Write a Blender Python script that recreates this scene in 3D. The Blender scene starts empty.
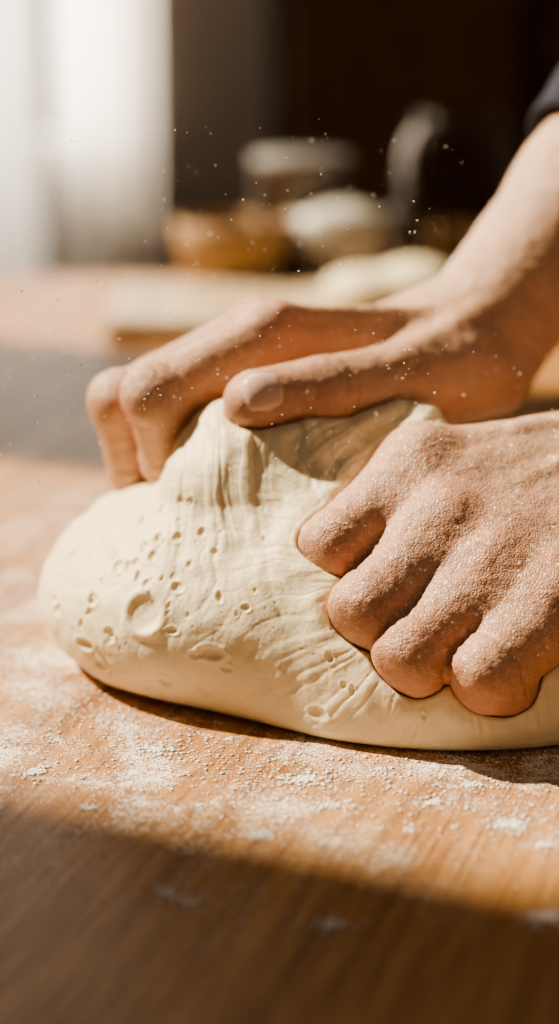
import bpy, math, numpy as np, random
from mathutils import Vector
rng=np.random.RandomState(7); random.seed(7)
TZ=0.75   # table-top height (m); all modelling below is in cm relative to the table top
W={
# baker's left hand (nearer), joints in cm: MCP, PIP, DIP, tip
'f_i':[(4.51,-1.60,7.25),(1.77,-4.00,5.40),(2.94,-1.60,2.87),(4.15,0.80,2.41)],
'f_m':[(5.07,-3.60,5.80),(2.71,-5.90,4.06),(3.83,-3.20,1.75),(5.37,-0.80,1.5)],
'f_r':[(6.43,-4.90,4.79),(3.93,-6.90,2.98),(5.17,-4.60,1.25),(6.40,-2.00,1.3)],
'f_l':[(8.05,-6.00,3.97),(6.00,-7.70,2.66),(7.34,-5.80,1.37),(8.37,-3.80,1.65)],
'f_base':[(12.06,1.20,7.25),(11.88,0.00,6.72),(11.85,-1.20,6.06),(11.87,-2.20,5.21)],
'f_thumb':[(11.52,2.60,6.55),(8.94,4.40,5.56),(6.61,5.00,4.86),(5.57,4.80,4.38)],
'f_wrist':[(13.10,-0.40,6.33),(20.01,1.00,8.79),(29.42,3.00,12.69)],
# baker's right hand (farther)
'r_i':[(-0.25,4.20,10.20),(-3.87,1.20,8.78),(-3.60,2.10,6.55),(-3.00,3.50,5.45)],
'r_m':[(-0.61,6.40,9.91),(-5.20,3.60,8.02),(-4.84,4.00,5.60),(-4.01,5.40,4.75)],
'r_r':[(-0.16,8.40,9.42),(-4.87,6.20,7.43),(-4.57,6.50,5.74),(-3.75,7.40,4.77)],
'r_l':[(0.75,10.20,8.88),(-3.25,9.00,7.16),(-3.27,9.00,5.48),(-2.73,9.00,4.72)],
'r_base':[(5.06,6.50,9.50),(5.42,8.00,9.31),(5.83,9.50,8.98),(6.14,10.60,8.50)],
'r_thumb':[(6.08,6.00,8.83),(3.71,2.60,8.97),(1.36,0.70,9.13),(-0.74,-0.40,9.08)],
'r_wrist':[(6.89,8.50,9.11),(11.43,12.00,14.02),(18.35,17.00,21.58)],
}
W={k:[np.array(p,float) for p in v] for k,v in W.items()}

# ---------- numpy helpers
TAB=rng.rand(4096)*2-1
def vnoise(P):
    P=np.asarray(P,dtype=np.float64); i=np.floor(P).astype(np.int64); f=P-i; u=f*f*(3-2*f)
    def h(a,b,c):
        q=((a*73856093)^(b*19349663)^(c*83492791)); q=(q^(q>>13))*1274126177; return TAB[(q>>7)&4095]
    x,y,z=i[:,0],i[:,1],i[:,2]; r=0
    for dx in(0,1):
        for dy in(0,1):
            for dz in(0,1):
                w=(u[:,0] if dx else 1-u[:,0])*(u[:,1] if dy else 1-u[:,1])*(u[:,2] if dz else 1-u[:,2])
                r=r+w*h(x+dx,y+dy,z+dz)
    return r
def smin(a,b,k):
    h=np.clip(.5+.5*(b-a)/k,0,1); return b+(a-b)*h-k*h*(1-h)
def rcone(P,a,b,ra,rb):
    a=np.asarray(a);b=np.asarray(b);ab=b-a;L=float(ab@ab)+1e-9
    t=np.clip((P-a)@ab/L,0,1)
    d=P-(a+t[:,None]*ab)
    return np.sqrt((d*d).sum(1))-(ra+(rb-ra)*t)
def sph(P,c,r): return np.sqrt(((P-c)**2).sum(1))-r
def ell(P,c,s):
    q=(P-np.asarray(c))/np.asarray(s); k0=np.sqrt((q*q).sum(1))+1e-9
    q2=q/np.asarray(s); k1=np.sqrt((q2*q2).sum(1))+1e-9
    return k0*(k0-1)/k1
def chain(P,pts,rad,k=.25):
    d=None
    for i in range(len(pts)-1):
        e=rcone(P,pts[i],pts[i+1],rad[i],rad[i+1])
        d=e if d is None else smin(d,e,k)
    return d
def nets(fn,lo,hi,h):
    lo=np.array(lo,float);hi=np.array(hi,float);n=np.ceil((hi-lo)/h).astype(int)+1
    ax=[lo[i]+h*np.arange(n[i]) for i in range(3)]
    f=np.empty(tuple(n))
    YY,ZZ=np.meshgrid(ax[1],ax[2],indexing='ij')
    ch=max(1,int(200000/(n[1]*n[2])))
    for s in range(0,n[0],ch):
        xs=ax[0][s:s+ch]; m=len(xs)
        P=np.empty((m,n[1],n[2],3)); P[...,0]=xs[:,None,None];P[...,1]=YY;P[...,2]=ZZ
        f[s:s+m]=fn(P.reshape(-1,3)).reshape(m,n[1],n[2])
    ins=f<0
    c=np.zeros(tuple(n-1),int)
    cor=[(a,b,d) for a in(0,1) for b in(0,1) for d in(0,1)]
    sl=lambda o:tuple(slice(o[i],n[i]-1+o[i]) for i in range(3))
    for o in cor: c+=ins[sl(o)]
    act=(c>0)&(c<8); I=np.argwhere(act); pos=np.zeros((len(I),3));cnt=np.zeros(len(I))
    for o in cor:
        for axx in range(3):
            if o[axx]==0:
                o2=list(o);o2[axx]=1
                A=I+np.array(o);B=I+np.array(o2)
                fa=f[tuple(A.T)];fb=f[tuple(B.T)]
                m=(fa<0)!=(fb<0); t=np.where(m,fa/np.where(fa==fb,1,fa-fb),0)
                pos+=m[:,None]*(A+t[:,None]*(B-A)); cnt+=m
    V=lo+h*pos/cnt[:,None]
    idx=-np.ones(tuple(n-1),int); idx[act]=np.arange(len(I))
    Q=[]
    for axx in range(3):
        b=(axx+1)%3;d=(axx+2)%3
        s0=[slice(None)]*3;s1=[slice(None)]*3
        s0[axx]=slice(0,n[axx]-1);s1[axx]=slice(1,n[axx])
        for q in(b,d): s0[q]=slice(1,n[q]-1);s1[q]=slice(1,n[q]-1)
        a0=ins[tuple(s0)];a1=ins[tuple(s1)]
        E=np.argwhere(a0!=a1); flag=a0[tuple(E.T)]
        E[:,b]+=1;E[:,d]+=1
        def cell(ob,od):
            K=E.copy();K[:,b]+=ob;K[:,d]+=od;return idx[tuple(K.T)]
        q=np.stack([cell(-1,-1),cell(0,-1),cell(0,0),cell(-1,0)],1)
        q[~flag]=q[~flag][:,::-1]
        Q.append(q)
    return V,np.concatenate(Q)
def mk(name,V,Fc,mat=None,smooth=True,parent=None):
    me=bpy.data.meshes.new(name)
    V=np.asarray(V,float)*0.01
    me.from_pydata(V.tolist(),[],Fc.tolist() if hasattr(Fc,'tolist') else Fc); me.update()
    if smooth: me.polygons.foreach_set('use_smooth',[True]*len(me.polygons))
    ob=bpy.data.objects.new(name,me); bpy.context.collection.objects.link(ob)
    if mat: me.materials.append(mat)
    if parent: ob.parent=parent
    else: ob.location=(0,0,TZ)
    return ob
def subdiv(V,Q,lv):
    me=bpy.data.meshes.new('t');me.from_pydata(V.tolist(),[],Q.tolist());ob=bpy.data.objects.new('t',me)
    bpy.context.collection.objects.link(ob);m=ob.modifiers.new('s','SUBSURF');m.levels=lv;m.render_levels=lv
    dg=bpy.context.evaluated_depsgraph_get();e=ob.evaluated_get(dg);m2=e.to_mesh()
    n=len(m2.vertices);v=np.empty(n*3,dtype=np.float32);m2.vertices.foreach_get('co',v)
    q=np.empty(len(m2.loops),dtype=np.int32);m2.loops.foreach_get('vertex_index',q)
    e.to_mesh_clear();bpy.data.objects.remove(ob);bpy.data.meshes.remove(me)
    return v.reshape(-1,3).astype(float),q.reshape(-1,4)
def chunked(fn,V,c=60000):
    return np.concatenate([fn(V[i:i+c]) for i in range(0,len(V),c)])
def grad(fn,V,e=.03):
    g=np.stack([chunked(fn,V+d)-chunked(fn,V-d) for d in np.eye(3)*e],1)
    return g/(np.sqrt((g*g).sum(1))[:,None]+1e-9)
def project(fn,V,it=2):
    for _ in range(it):
        g=grad(fn,V); V=V-g*np.clip(chunked(fn,V),-.15,.15)[:,None]*.9
    return V,grad(fn,V)
def attr(ob,name,a):
    at=ob.data.attributes.new(name,'FLOAT','POINT'); at.data.foreach_set('value',np.asarray(a,dtype=np.float32))
def gauss(P,c,s): return np.exp(-((P-np.asarray(c))**2).sum(1)/(2*s*s))

# ---------- materials
def mat(name):
    m=bpy.data.materials.new(name);m.use_nodes=True;nt=m.node_tree;b=nt.nodes['Principled BSDF'];return m,nt,b
def N(nt,t,**kw):
    n=nt.nodes.new(t)
    for k,v in kw.items():
        if k in n.inputs: n.inputs[k].default_value=v
        else: setattr(n,k,v)
    return n
def ramp(nt,stops):
    r=nt.nodes.new('ShaderNodeValToRGB');e=r.color_ramp.elements
    while len(e)<len(stops): e.new(.5)
    for i,(p,c) in enumerate(stops): e[i].position=p;e[i].color=(*c,1) if len(c)==3 else c
    return r
def mixc(nt,fac,a,b):
    m=nt.nodes.new('ShaderNodeMix');m.data_type='RGBA'
    for s,i in((fac,0),(a,6),(b,7)):
        if isinstance(s,(int,float)): m.inputs[i].default_value=s
        elif isinstance(s,tuple): m.inputs[i].default_value=(*s,1)
        else: nt.links.new(s,m.inputs[i])
    return m.outputs[2]
def math_(nt,op,a,b=0.0,clamp=False):
    m=nt.nodes.new('ShaderNodeMath');m.operation=op;m.use_clamp=clamp
    for s,i in((a,0),(b,1)):
        if isinstance(s,(int,float)): m.inputs[i].default_value=s
        else: nt.links.new(s,m.inputs[i])
    return m.outputs[0]
def objco(nt,scale=(1,1,1),rot=(0,0,0)):
    t=nt.nodes.new('ShaderNodeTexCoord');co=t.outputs['Object']
    if any(rot):
        r=nt.nodes.new('ShaderNodeMapping');r.inputs['Rotation'].default_value=rot;nt.links.new(co,r.inputs[0]);co=r.outputs[0]
    m=nt.nodes.new('ShaderNodeMapping');m.inputs['Scale'].default_value=scale
    nt.links.new(co,m.inputs[0]);return m.outputs[0]
def noise(nt,co,scale,detail=3,rough=.5,out=0,dist=0):
    n=N(nt,'ShaderNodeTexNoise',Scale=scale,Detail=detail,Roughness=rough,Distortion=dist);nt.links.new(co,n.inputs['Vector']);return n.outputs[out]
def specks(nt,co,scale,power,rad,amount):
    v=N(nt,'ShaderNodeTexVoronoi',Scale=scale);nt.links.new(co,v.inputs['Vector'])
    sep=nt.nodes.new('ShaderNodeSeparateColor');nt.links.new(v.outputs['Color'],sep.inputs[0])
    thr=math_(nt,'MULTIPLY',math_(nt,'POWER',sep.outputs[0],power),rad)
    return math_(nt,'LESS_THAN',v.outputs['Distance'],math_(nt,'MULTIPLY',thr,amount))
def simple(name,col,rough=.6,var=.15,scale=20,**kw):
    m,nt,b=mat(name);co=objco(nt);n=noise(nt,co,scale,4)
    c2=tuple(min(1,c*(1+var)) for c in col);c1=tuple(c*(1-var) for c in col)
    nt.links.new(mixc(nt,n,c1,c2),b.inputs['Base Color']);b.inputs['Roughness'].default_value=rough
    for k,v in kw.items(): b.inputs[k].default_value=v
    return m
def skin_mat():
    m,nt,b=mat('skin');co=objco(nt);L=nt.links
    at=N(nt,'ShaderNodeAttribute',attribute_name='red');fl=N(nt,'ShaderNodeAttribute',attribute_name='flour')
    n1=noise(nt,co,90,4,.6);n2=noise(nt,co,500,4,.65)
    base=mixc(nt,n1,(.48,.265,.16),(.67,.435,.29))
    redf=math_(nt,'MULTIPLY',at.outputs['Fac'],math_(nt,'ADD',n1,.2),True)
    c=mixc(nt,redf,base,(.54,.20,.13))
    spot=specks(nt,co,700.0,5.0,.36,fl.outputs['Fac'])
    dust=math_(nt,'MULTIPLY',math_(nt,'MULTIPLY',math_(nt,'SUBTRACT',n2,.50,True),1.9),fl.outputs['Fac'],True)
    c=mixc(nt,dust,c,(.82,.71,.60)); c=mixc(nt,math_(nt,'MULTIPLY',spot,.9),c,(.95,.92,.87))
    L.new(c,b.inputs['Base Color']);b.inputs['Roughness'].default_value=.43
    b.inputs['Subsurface Weight'].default_value=.13;b.inputs['Subsurface Radius'].default_value=(1,.35,.2);b.inputs['Subsurface Scale'].default_value=.003
    b.inputs['Specular IOR Level'].default_value=.5
    v2=N(nt,'ShaderNodeTexVoronoi',Scale=900.0,feature='DISTANCE_TO_EDGE');L.new(co,v2.inputs['Vector'])
    n3=noise(nt,co,160,4,.6)
    h=math_(nt,'ADD',math_(nt,'MULTIPLY',math_(nt,'MINIMUM',v2.outputs['Distance'],.2),1.8),math_(nt,'ADD',math_(nt,'MULTIPLY',n2,.4),math_(nt,'ADD',math_(nt,'MULTIPLY',n3,2.6),math_(nt,'MULTIPLY',spot,.8))))
    bp=N(nt,'ShaderNodeBump',Strength=.5,Distance=.0007);L.new(h,bp.inputs['Height']);L.new(bp.outputs[0],b.inputs['Normal'])
    return m
def dough_mat():
    m,nt,b=mat('dough');co=objco(nt);L=nt.links
    n1=noise(nt,co,40,5,.6);n2=noise(nt,co,600,4,.65)
    c=mixc(nt,n1,(.86,.72,.46),(.93,.83,.60))
    fl=math_(nt,'MULTIPLY',math_(nt,'SUBTRACT',n2,.54,True),2.4,True)
    L.new(mixc(nt,fl,c,(.96,.90,.77)),b.inputs['Base Color'])
    b.inputs['Roughness'].default_value=.47;b.inputs['Specular IOR Level'].default_value=.4
    b.inputs['Subsurface Weight'].default_value=.3;b.inputs['Subsurface Radius'].default_value=(1,.7,.4);b.inputs['Subsurface Scale'].default_value=.004
    h=math_(nt,'ADD',math_(nt,'MULTIPLY',n2,.7),math_(nt,'MULTIPLY',noise(nt,co,170,4,.6),1.0))
    bp=N(nt,'ShaderNodeBump',Strength=.4,Distance=.001);L.new(h,bp.inputs['Height']);L.new(bp.outputs[0],b.inputs['Normal'])
    return m
def wood_mat(name,dark,light,rot=0,flour=False,rough=.45):
    m,nt,b=mat(name);L=nt.links
    co=objco(nt,(1,.05,1),(0,0,rot))
    w=noise(nt,co,170,5,.6,dist=.3);w2=noise(nt,co,700,4,.7);big=noise(nt,co,30,3,dist=.6)
    mid=tuple((a+c)/2 for a,c in zip(dark,light))
    r=ramp(nt,[(.40,dark),(.48,mid),(.57,light)])
    s=math_(nt,'ADD',math_(nt,'MULTIPLY',w,.42),math_(nt,'ADD',math_(nt,'MULTIPLY',w2,.28),math_(nt,'MULTIPLY',big,.30)))
    L.new(s,r.inputs[0]);c=r.outputs[0]
    pc=objco(nt,(1,.022,1),(0,0,rot));po=noise(nt,pc,900,2,.5)
    pm=math_(nt,'MULTIPLY',math_(nt,'SUBTRACT',po,.56,True),7.0,True)
    c=mixc(nt,math_(nt,'MULTIPLY',pm,.65),c,tuple(a*.5 for a in dark))
    b.inputs['Specular IOR Level'].default_value=.25
    if flour:
        co2=objco(nt)
        sp=nt.nodes.new('ShaderNodeSeparateXYZ');L.new(co2,sp.inputs[0])
        dx=math_(nt,'DIVIDE',math_(nt,'SUBTRACT',sp.outputs[0],.0),.24);dy=math_(nt,'DIVIDE',math_(nt,'SUBTRACT',sp.outputs[1],.045),.225)
        rad=math_(nt,'SQRT',math_(nt,'ADD',math_(nt,'MULTIPLY',dx,dx),math_(nt,'MULTIPLY',dy,dy)))
        zone=math_(nt,'MULTIPLY',math_(nt,'SUBTRACT',1.12,rad,True),2.2,True)
        a=noise(nt,co2,30,4,.6,dist=.4);f=noise(nt,co2,300,5,.8);g=noise(nt,co2,1200,2,.8)
        k=math_(nt,'ADD',math_(nt,'MULTIPLY',a,1.3),math_(nt,'ADD',math_(nt,'MULTIPLY',f,1.1),math_(nt,'MULTIPLY',g,1.1)))
        k=math_(nt,'ADD',k,math_(nt,'MULTIPLY',zone,.14))
        k=math_(nt,'MULTIPLY',math_(nt,'SUBTRACT',k,1.98,True),12.0,True)
        k=math_(nt,'MULTIPLY',k,math_(nt,'MULTIPLY',zone,.85),True)
        amt=math_(nt,'MULTIPLY',zone,math_(nt,'MULTIPLY',math_(nt,'SUBTRACT',a,.22,True),2.4))
        s1=specks(nt,co2,560.0,2.8,.48,amt);s2=specks(nt,co2,950.0,2.0,.48,amt)
        film=math_(nt,'MULTIPLY',math_(nt,'MULTIPLY',zone,math_(nt,'SUBTRACT',a,.42,True)),.25,True)
        k=math_(nt,'MAXIMUM',math_(nt,'MAXIMUM',k,film),math_(nt,'MULTIPLY',math_(nt,'MAXIMUM',s1,s2),.95))
        c=mixc(nt,k,c,(.94,.90,.83))
        L.new(math_(nt,'ADD',math_(nt,'MULTIPLY',k,.3),rough,True),b.inputs['Roughness'])
        bp=N(nt,'ShaderNodeBump',Strength=.4,Distance=.0006);L.new(math_(nt,'ADD',k,math_(nt,'MULTIPLY',w2,.5)),bp.inputs['Height']);L.new(bp.outputs[0],b.inputs['Normal'])
    else: b.inputs['Roughness'].default_value=rough
    L.new(c,b.inputs['Base Color']);return m
SKIN=skin_mat();DOUGH=dough_mat()
TABLE=wood_mat('table_wood',(.22,.092,.03),(.53,.285,.115),rot=math.radians(18),flour=True,rough=.52)

# ---------- hands
A_=np.array
RF=[(1.20,1.12,1.0,.82),(1.24,1.17,1.04,.84),(1.22,1.16,1.0,.82),(1.10,1.07,.94,.76)]
RR=[(1.14,1.10,.98,.84),(1.15,1.10,.98,.84),(1.10,1.06,.92,.80),(1.02,.98,.86,.74)]
DN=A_([-.15,-.62,.77])
VEIN=[A_(v) for v in ((5.52,-1.20,7.04),(7.62,-0.60,7.37),(10.28,0.30,7.64),(6.80,-2.80,5.87),(8.74,-1.90,6.58),(11.39,-0.90,6.96))]
def front(P):
    base=W['f_base'];pal=None;K=('f_i','f_m','f_r','f_l')
    for i,k in enumerate(K):
        e=rcone(P,W[k][0],base[i],1.14,1.40); pal=e if pal is None else smin(pal,e,1.8)
    for i in range(3):  # flesh between the metacarpals keeps the back of the hand even
        a=(W[K[i]][0]+W[K[i+1]][0])/2+A_([1.0,.35,.1]);b=(base[i]+base[i+1])/2
        pal=smin(pal,rcone(P,a+DN*.12,b,1.12,1.4),1.0)
    wr=W['f_wrist']
    off=A_([0.2,1.6,-1.4])
    for a,b,r in((W['f_m'][0]+off,base[1]+off,1.4),(W['f_r'][0]+off*.9+[.6,0,0],base[2]+off,1.5),(W['f_l'][0]+[1.4,.6,-.8],base[3]+[0,.3,-.8],1.35)):
        pal=smin(pal,rcone(P,a,b,r,r+.2),.9)
    pal=smin(pal,chain(P,[(base[1]+base[2])/2]+wr,[2.1,2.3,3.0,4.0],.8),1.2)
    pal=smin(pal,chain(P,W['f_thumb'],[1.6,1.25,1.05,.85]),.7)
    for i,t in enumerate((.34,.40,.46)): # webs between the fingers
        for s,rr in((t,.84),(t*.45,1.0),(0,1.02)):
            a=W[K[i]][0]*(1-s)+W[K[i]][1]*s;b=W[K[i+1]][0]*(1-s)+W[K[i+1]][1]*s
            pal=smin(pal,rcone(P,a+DN*.08,b+DN*.08,rr,rr),.5)
    fs=None
    for i,k in enumerate(K):
        dr=W[k][1]-W[k][0];dr=dr/np.linalg.norm(dr)
        pts=[W[k][0],W[k][1]+dr*.10,W[k][2],W[k][3]]
        e=chain(P,pts,RF[i],.3)
        e=smin(e,sph(P,W[k][1]+DN*.40-dr*.10,.72),.4)
        e=-smin(-e,-((P-W[k][1])@dr-(RF[i][1]-.06)),.45)   # flatter end face of the bent knuckle
        fs=e if fs is None else smin(fs,e,.12)
    d=smin(pal,fs,.6)
    for i,(k,r) in enumerate(zip(K,(.80,.76,.68,.58))):
        d=smin(d,sph(P,W[k][0]+DN*.40,r),.9)
        d=smin(d,rcone(P,W[k][0]+DN*.92,base[i]*.8+W[k][0]*.2+DN*1.3,.15,.12),.7)
    for a,b,r in((0,1,.16),(1,2,.2),(3,4,.16),(4,5,.18)):
        d=smin(d,rcone(P,VEIN[a]+DN*1.2,VEIN[b]+DN*1.2,r,r),.35)
    return d
def rear(P):
    base=W['r_base'];pal=None
    for i,k in enumerate(('r_i','r_m','r_r','r_l')):
        e=rcone(P,W[k][0],base[i],1.05,1.25); pal=e if pal is None else smin(pal,e,.8)
    for i,k in enumerate(('r_m','r_r')):
        o=A_([.3,0,-1.0]); pal=smin(pal,rcone(P,W[k][0]+o,base[i+1]+o,1.2,1.4),.9)
    wr=W['r_wrist']
    pal=smin(pal,chain(P,[(base[1]+base[2])/2]+wr,[1.9,2.35,2.75,3.7],.8),1.3)
    pal=smin(pal,rcone(P,(3.9,4.8,9.2),(5.90,6.00,9.36),.6,1.4),.9)
    th=chain(P,W['r_thumb'],[1.7,1.28,1.12,1.02],.3)
    th=smin(th,rcone(P,W['r_thumb'][1]+A_([.5,.6,-.3]),wr[0]+A_([.6,-1.2,-.8]),1.2,1.5),.8)
    pal=smin(pal,th,.3)
    fs=None
    for i,k in enumerate(('r_i','r_m','r_r','r_l')):
        e=chain(P,W[k],RR[i],.3); fs=e if fs is None else smin(fs,e,.10)
    d=smin(pal,fs,.4)
    for i,k in enumerate(('r_i','r_m')):
        d=smin(d,sph(P,W[k][0]+A_([-.1,-.2,.42]),.85),.5)
        d=smin(d,sph(P,W[k][1]+A_([-.3,-.1,.25]),.9),.4)
    d=smin(d,rcone(P,W['r_thumb'][1]+A_([0,-.75,.85]),wr[0]+A_([.3,-1.3,1.5]),.25,.25),.5)
    d=smin(d,rcone(P,W['r_i'][0]+A_([.3,-.4,.95]),base[0]+A_([0,-.4,1.15]),.22,.2),.5)
    return d
baker=bpy.data.objects.new('baker',None);bpy.context.collection.objects.link(baker);baker.location=(0,0,TZ)
def crease(V,c,ax,A=.03,s=.5,f=14,seed=0):
    ax=np.asarray(ax,float);ax/=np.linalg.norm(ax)
    t=(V-c)@ax+.10*vnoise(V*2.5+seed)
    return A*np.exp(-(t/s)**2)*np.exp(-((V-c)**2).sum(1)/2.6)*np.minimum(0,np.sin(t*f+seed)+.1)
def build(name,fn,lo,hi,keys,flour):
    V,Q=nets(fn,lo,hi,.17);V,Q=subdiv(V,Q,1);V,G=project(fn,V,2)
    red=np.zeros(len(V))
    for k in keys:
        for j,(s,a) in enumerate(((.9,.8),(.8,.8),(.7,.5),(.7,.8))): red+=a*gauss(V,W[k][j],s*1.25)
    disp=.035*vnoise(V*1.1)+.018*vnoise(V*3)
    wr=vnoise(V*4.5); disp+=-.018*np.clip(1-np.abs(wr)/.15,0,1)
    for k in keys:
        for j in(1,2):
            ax=W[k][j]-W[k][j-1]; disp+=crease(V,W[k][j]-ax/np.linalg.norm(ax)*.25,ax,.10,.55,12,j)
        ax=W[k][1]-W[k][0];disp+=crease(V,W[k][0],ax,.035,.6,9,5)
    V=V+G*disp[:,None]
    o=mk(name,V,Q,SKIN,parent=baker); attr(o,'red',np.clip(red,0,1))
    attr(o,'flour',flour(V,G)); return o
lo=np.min([p for k in W if k[0]=='f' for p in W[k]],0)-2.2; hi=A_([15.0,8,10.8])
LH=build('left_hand',front,lo,hi,('f_i','f_m','f_r','f_l','f_thumb'),lambda V,G:np.clip(.75+.5*G[:,2]+.3*vnoise(V*.7),0.3,1.2))
lo=A_([-7.8,-3,3.0]); hi=A_([16.5,18.5,24.])
RH=build('right_hand',rear,lo,hi,('r_i','r_m','r_r','r_l','r_thumb'),lambda V,G:np.clip(.4+.35*G[:,2]+.3*vnoise(V*.7),0.1,.9))
# ---------- dough
def dough0(P):
    d=ell(P,(-1.0,1.7,2.2),(7.0,7.0,3.75))
    d=smin(d,ell(P,(5.5,0.0,.9),(8.6,7.6,4.6)),1.6)
    d=smin(d,rcone(P,(-1.3,-.6,3.0),(-1.6,-.5,6.2),3.3,1.9),1.8)
    d=smin(d,rcone(P,(-1.6,-.3,6.4),(-1.5,.4,7.5),1.6,1.25),.8)
    d=smin(d,rcone(P,(1.6,-1.5,3.2),(1.0,.2,6.4),3.5,2.15),1.8)
    d=smin(d,chain(P,[(-1.6,.5,7.2),(1.0,1.0,6.9),(3.2,.7,7.3),(4.3,.9,7.4),(5.1,1.4,6.6)],[1.1,1.2,1.15,1.1,1.0],.5),.8)
    d=smin(d,rcone(P,(4.4,.8,3.6),(4.4,1.0,5.4),3.3,2.1),1.0)
    k=.5;h=-P[:,2]+.02
    return -smin(-d,-h,k)
def hands(P): return np.minimum(front(P),rear(P))
def dough(P):
    d=dough0(P);m=d<1.2
    if m.any():
        hd=hands(P[m]); dd=d[m]-.16*np.exp(-((hd-.35)/.5)**2)*np.clip((P[m][:,2]-.2)/.6,0,1)
        d[m]=-smin(-dd,hd-.015,.12)
    return d
V,Q=nets(dough,(-9.4,-9.5,-.3),(15.5,10.5,9.9),.2);V,Q=subdiv(V,Q,2);V,G=project(dough,V,2)
hd=chunked(hands,V)
x=V[:,0];vv=V[:,2]*math.cos(.35)+V[:,1]*math.sin(.35)
def fan(c,K,lowf,seed,warp=.12,w=(.55,.8,.25,.45),flip=False):
    dx=x-c[0];dy=vv-c[1];r=np.sqrt(dx*dx+dy*dy)+.05
    sd=np.full_like(x,seed)
    th=np.arctan2(dy,-dx) if flip else np.arctan2(dx,-dy)
    th=th+warp*vnoise(np.stack([x*.35,vv*.35,sd],1))+.02*vnoise(np.stack([x*1.5,vv*1.5,sd],1))
    n=vnoise(np.stack([th*K,r*lowf,sd+.5],1))
    n2=vnoise(np.stack([th*K*2.6,r*lowf*1.6,sd+3.5],1))
    g=-np.clip(1-np.abs(n)/.18,0,1)**1.3; g2=-np.clip(1-np.abs(n2)/.22,0,1)
    return r,n*w[0]+g*w[1]+n2*w[2]+g2*w[3]
r1,w1=fan((-1.9,12.5),11,.16,1,w=(1.0,.40,.20,.26))
r2,w2=fan((6.6,3.0),10,.17,9,w=(.6,.7,.3,.5),flip=True)
r3,w3=fan((7.0,12.5),11,.18,17,w=(1.0,.4,.20,.24))
A1=.12*np.exp(-((r1-7.2)/4.2)**2)*np.exp(-(np.clip(x-2.5,0,9)/2.)**2)
A2=.085*np.clip(r2/2.5,0,1)*np.exp(-(r2/6.8)**2)
A3=.12*np.exp(-((r3-6.4)/3.0)**2)*np.clip((x+1)/2,0,1)
disp=w1*A1+w2*A2+w3*A3+.05*vnoise(V*.8)+.025*vnoise(V*2.4)
order=np.argsort(V[:,0]);xs=V[order,0]
def pit(c,R,dep,asp,rim=.35,ang=0.0):
    global disp
    a,b=np.searchsorted(xs,(c[0]-R*2.4,c[0]+R*2.4));ii=order[a:b]
    q=V[ii]-c; m=(np.abs(q[:,1])<R*2.4)&(np.abs(q[:,2])<R*2.4); ii=ii[m];q=q[m]
    ca,sa=math.cos(ang),math.sin(ang)
    qx=q[:,0]*ca+q[:,2]*sa; qz=-q[:,0]*sa+q[:,2]*ca
    rr=np.sqrt(qx**2+q[:,1]**2*.6+(qz*asp)**2)/R
    disp[ii]+=-dep*np.clip(1-rr**3,0,1)+dep*rim*np.exp(-((rr-1.2)/.22)**2)
PITS=(((-4.11,-4.14,3.24),0.56,0.18,1),((-6.08,-3.07,1.88),0.36,0.13,1.8),((-2.04,-5.20,2.42),0.42,0.09,2.0),((-6.58,-0.53,3.87),0.24,0.08,1),((-3.50,-4.60,1.23),0.26,0.09,1.4),((-2.52,-5.12,2.30),0.20,0.07,1.5),((-1.55,-5.27,1.94),0.19,0.07,1.5),((-6.98,-1.75,2.58),0.20,0.08,1),((-5.60,-3.31,1.30),0.27,0.09,1.5),((1.14,-6.56,0.96),0.3,0.06,1.5),((-4.92,-2.42,4.13),0.22,0.08,1),((-3.04,-3.88,3.95),0.2,0.08,1.3),((-2.27,-4.88,1.07),0.19,0.06,1.5),((-4.01,-4.00,0.74),0.2,0.07,1.5),((-0.89,-4.66,3.57),0.15,0.06,1.3),((-5.75,-2.84,3.28),0.2,0.08,1),((-1.84,-3.09,4.67),0.15,0.06,1.5),((-5.1,-3.6,2.5),.22,.08,1.3),((-3.2,-4.7,2.9),.2,.06,1.8))
for c,R,dep,asp in PITS:
    i=np.argmin(((V-A_(c))**2).sum(1)); pit(V[i].copy(),R,dep,asp)
cand=np.where((V[:,1]<4)&(G[:,1]<.3)&(V[:,2]>.7)&(V[:,2]<6.5))[0]
pick=rng.choice(cand,2300)
for i in pick:
    c=V[i]; dens=np.exp(-((c[0]+4.8)/3.8)**2)*1.0+.12
    if rng.rand()>dens*.47: continue
    s=rng.rand()**3.6
    an=math.atan2(c[2]-12.,c[0]+1.9)+rng.randn()*.25
    pit(c,.05+.16*s,.028+.06*s,rng.uniform(1.2,2.8),.25,an)
disp*=np.clip(hd/.25,0,1)*np.clip(V[:,2]/.5,0,1)
V=V+G*disp[:,None];V[:,2]=np.maximum(V[:,2],0.0)
D=mk('bread_dough',V,Q,DOUGH)

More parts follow.
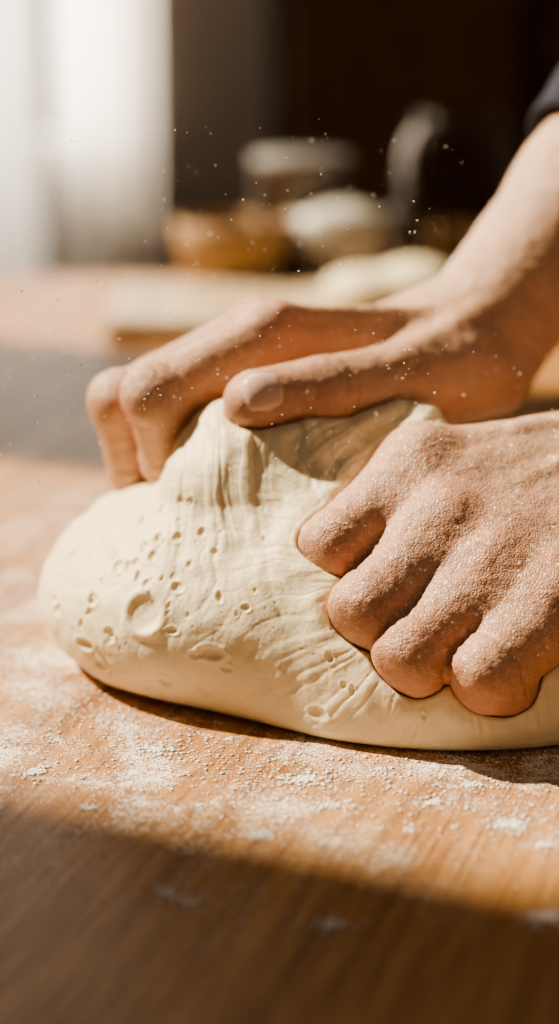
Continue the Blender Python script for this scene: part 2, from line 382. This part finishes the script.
# ---------- thumbnail
def nail(name,fn,tip,back,nrm,w,l):
    ax=np.asarray(tip)-np.asarray(back);ax/=np.linalg.norm(ax);nrm=np.asarray(nrm,float);nrm-=ax*(nrm@ax);nrm/=np.linalg.norm(nrm);sd=np.cross(ax,nrm)
    n=22;vs=[]
    for i in range(n):
        for j in range(n):
            u=-1+2*i/(n-1);v=-1+2*j/(n-1)
            uu=u*math.sqrt(1-v*v*.42);v2=v*math.sqrt(1-u*u*.42)
            vs.append(np.asarray(tip)+ax*(uu*l+.12)+sd*v2*w+nrm*1.6)
    vs=np.array(vs);t=np.zeros(len(vs))
    for _ in range(40): t+=fn(vs-nrm*t[:,None])*.9
    vs=vs-nrm*t[:,None]
    e=np.array([max(abs(-1+2*i/(n-1)),abs(-1+2*j/(n-1))) for i in range(n) for j in range(n)])
    vs=vs+nrm*(.085-.13*np.clip((e-.8)/.2,0,1))[:,None]
    Fc=[(i*n+j,(i+1)*n+j,(i+1)*n+j+1,i*n+j+1) for i in range(n-1) for j in range(n-1)]
    m=simple('nail',(.74,.49,.40),.28,.06,80)
    return mk(name,vs,Fc,m,parent=baker)
nail('right_thumb_nail',rear,W['r_thumb'][3],W['r_thumb'][2],(0.05,-.85,.5),.66,.66)

# ---------- sleeves
CLOTH=simple('navy_cloth',(.018,.022,.04),.9,.3,300)
def sleeve(name,a,b,r0,r1):
    a=np.asarray(a);b=np.asarray(b);ax=b-a;L=np.linalg.norm(ax);ax/=L;s=np.cross(ax,[0,0,1.]);s/=np.linalg.norm(s);u=np.cross(s,ax)
    n=72;rings=[];prof=[(.6,-.45),(.15,-.35),(-.05,-.1),(0,.12),(.25,.15)]+[(t,.1) for t in np.linspace(.9,L,44)]
    for t,dr in prof:
        for k in range(n):
            th=2*math.pi*k/n;p0=np.array([[math.cos(th)*1.6,math.sin(th)*1.6,t*.9]])
            r=r0+(r1-r0)*t/L+dr+(.22*float(vnoise(p0)[0])+.15*math.sin(t*1.5+2*math.cos(th)))*min(1,max(0,t)/1.5)
            rings.append(a+ax*t+(s*math.cos(th)+u*math.sin(th))*r)
    m=len(prof);Fc=[(i*n+k,(i+1)*n+k,(i+1)*n+(k+1)%n,i*n+(k+1)%n) for i in range(m-1) for k in range(n)]
    Fc.append(tuple((m-1)*n+k for k in range(n)))
    return mk(name,rings,Fc,CLOTH,parent=baker)
sleeve('right_sleeve',(12.51,12.90,14.61),(23.92,21.00,28.32),3.8,5.6)
sleeve('left_sleeve',(21.00,1.20,9.24),(37.22,5.00,15.71),3.8,5.4)

# ---------- primitives
def box(name,x0,x1,y0,y1,z0,z1,m,bev=.0,parent=None):
    V=[(x,y,z) for x in(x0,x1) for y in(y0,y1) for z in(z0,z1)]
    Fc=[(0,1,3,2),(4,6,7,5),(0,4,5,1),(2,3,7,6),(0,2,6,4),(1,5,7,3)]
    o=mk(name,V,Fc,m,smooth=False,parent=parent)
    if bev: b=o.modifiers.new('b','BEVEL');b.width=bev*.01;b.segments=3
    return o
def empty(name):
    e=bpy.data.objects.new(name,None);bpy.context.collection.objects.link(e);e.location=(0,0,TZ);return e
def lathe(name,c,prof,m,n=64,parent=None):
    V=[];
    for r,z in prof:
        for k in range(n): a=2*math.pi*k/n;V.append((c[0]+r*math.cos(a),c[1]+r*math.sin(a),c[2]+z))
    Fc=[(i*n+k,i*n+(k+1)%n,(i+1)*n+(k+1)%n,(i+1)*n+k) for i in range(len(prof)-1) for k in range(n)]
    Fc.append(tuple(range(n))[::-1]);Fc.append(tuple((len(prof)-1)*n+k for k in range(n)))
    return mk(name,V,Fc,m,parent=parent)
t=empty('wooden_table')
box('table_top',-75,75,-58,80,-4,0,TABLE,.4,t)
LEG=wood_mat('leg_wood',(.2,.08,.03),(.45,.22,.09),rot=0)
for i,(a,b) in enumerate(((-70,-53),(64,-53),(-70,69),(64,69))): box('leg_%d'%(i+1),a,a+6,b,b+6,-75,-4,LEG,.3,t)
# flour clumps
def blobs(name,pts,m,flat=.45,sub=2):
    import bmesh
    bm=bmesh.new();bmesh.ops.create_icosphere(bm,subdivisions=sub,radius=1);bv=np.array([v.co[:] for v in bm.verts]);bf=np.array([[v.index for v in f.verts] for f in bm.faces]);bm.free()
    V=[];Fc=[];o=0
    for (px,py,pz,r) in pts:
        v=bv*(1+.45*vnoise(bv*1.7+rng.rand(3)*90)[:,None])*r*np.array([rng.uniform(.8,1.4),rng.uniform(.8,1.3),flat])
        if pz==0: v[:,2]=np.maximum(v[:,2]+r*flat*.6,0.01)
        V.append(v+[px,py,pz]);Fc.append(bf+o);o+=len(bv)
    return mk(name,np.concatenate(V),np.concatenate(Fc),m)
FL=simple('flour',(.92,.89,.84),.95,.04,300)
pts=[]
CL=((-3.69,-7.01,1),(0.73,-9.21,1.2),(1.54,-10.92,0.9),(6.25,-12.22,1.1),(-0.52,-12.85,0.9),(1.23,-17.94,1),(6.64,-17.58,1),(-7.05,-8.64,1),(4.32,-10.79,0.9),(-2.88,-16.24,0.8),(-2.23,-16.73,0.8),(7.04,-13.47,0.8),(5.41,-9.56,0.8),(2.90,-8.49,0.7),(-5.24,-11.12,0.7),(-0.26,-11.58,0.6),(-1.49,-6.2,0.6),(-4.55,-9.21,0.5),(-6.58,-6.24,0.6),(3.52,-12.54,0.6),(-8.89,2.65,0.5),(-8.03,-2.96,0.5))
for cx,cy,s in CL:
    for _ in range(int(140*s)):
        q=rng.randn(2)*rng.choice([.10,.28]); pts.append((cx+q[0]*1.5*s,cy+q[1]*s,0,rng.uniform(.012,.07)*s))
for _ in range(6500):
    X=rng.uniform(-10,11);edge=-7.6 if X>2 else -7.6+((2-X)/9.5)**2*8
    pts.append((X,edge-abs(rng.randn())*3.1+.2,0,.010+.055*rng.rand()**4))
for _ in range(1500):
    pts.append((rng.uniform(-12,-6.5),rng.uniform(-5,22),0,.01+.04*rng.rand()**3))
PA=np.array(pts);PA=PA[dough0(np.stack([PA[:,0],PA[:,1],np.full(len(PA),.1)],1))>.12]
blobs('scattered_flour',PA.tolist(),FL,.5,1)
air=[]
for _ in range(600):
    air.append((rng.uniform(-9,5),rng.uniform(-10,-2),rng.uniform(8,18),.010+.026*rng.rand()**2.5))
for _ in range(120):
    air.append((rng.uniform(0,9),rng.uniform(-11,-6),rng.uniform(8,13),.008+.018*rng.rand()**2))
blobs('airborne_flour_dust',air,FL,1,1)
# ---------- background objects
BW=wood_mat('bowl_wood',(.30,.17,.085),(.50,.33,.18),rough=.5)
lathe('wooden_bowl',(-3.2,73,0),[(2.2,0),(2.6,.3),(3.4,1.6),(3.9,3.4),(4.0,4.9),(3.75,4.95),(3.6,3.4),(3.0,1.6),(1.5,.7)],BW)
CER=simple('ceramic',(.42,.38,.33),.35,.04,10)
mb=empty('flour_bowl')
lathe('bowl',(4.3,74,0),[(1.7,0),(1.8,.4),(2.8,1.4),(3.5,3.2),(3.6,5.4),(3.4,5.4),(3.3,3.2),(2.5,1.5),(1.0,.8)],CER,parent=mb)
lathe('flour_heap',(4.3,74,0),[(3.28,3.6),(3.2,4.4),(2.4,5.3),(1.2,5.9),(.2,6.1)],simple('heaped_flour',(.6,.56,.5),.95,.04,200),parent=mb)
GL,nt,b=mat('glass');b.inputs['Transmission Weight'].default_value=1;b.inputs['Roughness'].default_value=.3;b.inputs['Base Color'].default_value=(.7,.62,.53,1);b.inputs['IOR'].default_value=1.1
jar=empty('glass_jar')
lathe('jar_glass',(12.3,76,0),[(3.6,0),(3.9,.3),(4,2),(4,9),(3.6,10.2),(3.0,10.8),(3.0,11.8),(2.8,11.8),(2.8,10.8),(3.4,10),(3.8,9),(3.8,.6),(.5,.5)],GL,parent=jar)
lathe('jar_contents',(12.3,76,0),[(3.7,.62),(3.7,3.4),(2,4.0),(.2,4.1)],simple('grain',(.30,.2,.12),.8,.3,200),parent=jar)
MET=simple('steel',(.20,.185,.17),.6,.05,10,Metallic=.4)
lathe('metal_canister',(1.6,78,0),[(3.4,0),(3.5,.1),(3.5,7.6),(3.6,7.7),(3.6,8.5),(3.4,8.7),(.4,8.8)],MET)
BD=wood_mat('board_wood',(.40,.28,.17),(.62,.49,.33),rough=.5)
box('cutting_board',-10.5,12,55,70,0,1.3,BD,.5)
V,Q=nets(lambda P:smin(ell(P,(5.2,60.5,2.2),(2.6,3,1.4)),ell(P,(8.4,61,2.4),(2.7,3,1.7)),.6),(1.5,56.5,.5),(12,65,4.8),.25)
V[:,2]=np.maximum(V[:,2],1.31)
mk('dough_ball',V,Q,DOUGH)
# ---------- room
WL=simple('wall_paint',(.20,.17,.145),.9,.08,3)
FLR=wood_mat('floor_wood',(.10,.05,.025),(.2,.11,.06))
box('floor',-106,220,-160,206,-77,-75,FLR)
Z1=220
wl=empty('gobo_wall_left')  # unseen wall, added as a sun gobo; openings shape the table's light bands
def wpart(p,n,*a): box(n,*a,WL,0,p)
wpart(wl,'panel_1',-106,-100,-160,31,-75,Z1);wpart(wl,'panel_2',-106,-100,31,180,-75,12);wpart(wl,'panel_3',-106,-100,31,180,175,Z1)
wpart(wl,'panel_4',-106,-100,68,93,12,175);wpart(wl,'panel_5',-106,-100,128,206,12,175);wpart(wl,'panel_6',-106,-100,180,206,-75,12);wpart(wl,'panel_7',-106,-100,180,206,175,Z1)
wb=empty('wall_back')
wpart(wb,'panel_1',-100,-72,200,206,-75,Z1);wpart(wb,'panel_2',-16,220,200,206,-75,Z1);wpart(wb,'panel_3',-72,-16,200,206,-75,-5);wpart(wb,'panel_4',-72,-16,200,206,130,Z1)
FR=simple('frame_paint',(.5,.46,.4),.5,.05,5)
wi=empty('window_1')
for n,a in(('stile_left',(-72,-68,201,205,-5,130)),('stile_right',(-20,-16,201,205,-5,130)),('mullion',(-46,-43,201,205,-5,130)),('rail_bottom',(-72,-16,201,205,-5,-2)),('rail_top',(-72,-16,201,205,127,130))): box(n,*a,FR,.3,wi)
CM,nt,b=mat('curtain_linen')
co=objco(nt,(1,1,.2));n1=noise(nt,co,60,4)
tr=nt.nodes.new('ShaderNodeBsdfTranslucent');mx=nt.nodes.new('ShaderNodeMixShader');mx.inputs[0].default_value=.55
cc=mixc(nt,n1,(.78,.72,.64),(.88,.83,.76));nt.links.new(cc,b.inputs['Base Color']);nt.links.new(cc,tr.inputs[0]);b.inputs['Roughness'].default_value=.9
nt.links.new(b.outputs[0],mx.inputs[1]);nt.links.new(tr.outputs[0],mx.inputs[2]);nt.links.new(mx.outputs[0],nt.nodes['Material Output'].inputs[0])
def curtain(name,x0,x1,y,z0,z1,ph,par):
    nx,nz=140,30;V=[]
    for i in range(nx):
        for j in range(nz):
            X=x0+(x1-x0)*i/(nx-1);z=z0+(z1-z0)*j/(nz-1)
            V.append((X,y+1.4*math.sin(X*1.25+ph+.3*math.sin(z*.03))+.6*math.sin(X*2.7+1),z))
    Fc=[(i*nz+j,(i+1)*nz+j,(i+1)*nz+j+1,i*nz+j+1) for i in range(nx-1) for j in range(nz-1)]
    return mk(name,V,Fc,CM,parent=par)
cu=empty('window_curtain')
curtain('sheer_panel_1',-74,-29,180,-60,135,0,cu);curtain('sheer_panel_2',-28,-16,196,-60,135,1.4,cu)
box('curtain_rod',-78,-10,187,188.5,135,136.5,MET,.3,cu)
CB=wood_mat('cabinet_wood',(.035,.018,.010),(.10,.055,.03),rough=.6)
CB2=wood_mat('cabinet_door_wood',(.10,.052,.025),(.24,.13,.06),rough=.6)
cab=empty('kitchen_cabinet')
box('carcass',-1,140,160,199,-75,110,CB,.4,cab)
for i in range(5):
    a=0+i*28
    box('door_panel_%d'%(i+1),a+1,a+26,158,160,-70,106,CB2,.6,cab)
# ---------- light
L=Vector((-.68,.30,.72)).normalized()
def light(name,typ,energy,col,loc,**kw):
    l=bpy.data.lights.new(name,typ);l.energy=energy;l.color=col
    for k,v in kw.items(): setattr(l,k,v)
    o=bpy.data.objects.new(name,l);bpy.context.collection.objects.link(o);o.location=loc;return o
s=light('sun','SUN',11,(1,.84,.62),(-3,1.5,3),angle=math.radians(1.4));s.rotation_euler=L.to_track_quat('Z','Y').to_euler()
w=light('window_daylight','AREA',50,(1,.95,.88),(-.44,2.09,1.4),shape='RECTANGLE',size=.7,size_y=1.35);w.rotation_euler=(math.radians(-90),0,0)
wd=bpy.data.worlds.new('world');bpy.context.scene.world=wd;wd.use_nodes=True
wd.node_tree.nodes['Background'].inputs[0].default_value=(1,.81,.62,1);wd.node_tree.nodes['Background'].inputs[1].default_value=.18
try: bpy.context.scene.view_settings.look='AgX - Medium High Contrast'
except Exception: pass
# ---------- camera
cd=bpy.data.cameras.new('camera');cam=bpy.data.objects.new('camera',cd);bpy.context.collection.objects.link(cam)
cam.location=(0,-.62,.231+TZ);cam.rotation_euler=(math.radians(90-16),0,0)
cd.sensor_fit='VERTICAL';cd.sensor_height=36;cd.lens=70.3125;cd.clip_start=.01
cd.dof.use_dof=True;cd.dof.focus_distance=.585;cd.dof.aperture_fstop=4.2
bpy.context.scene.camera=cam
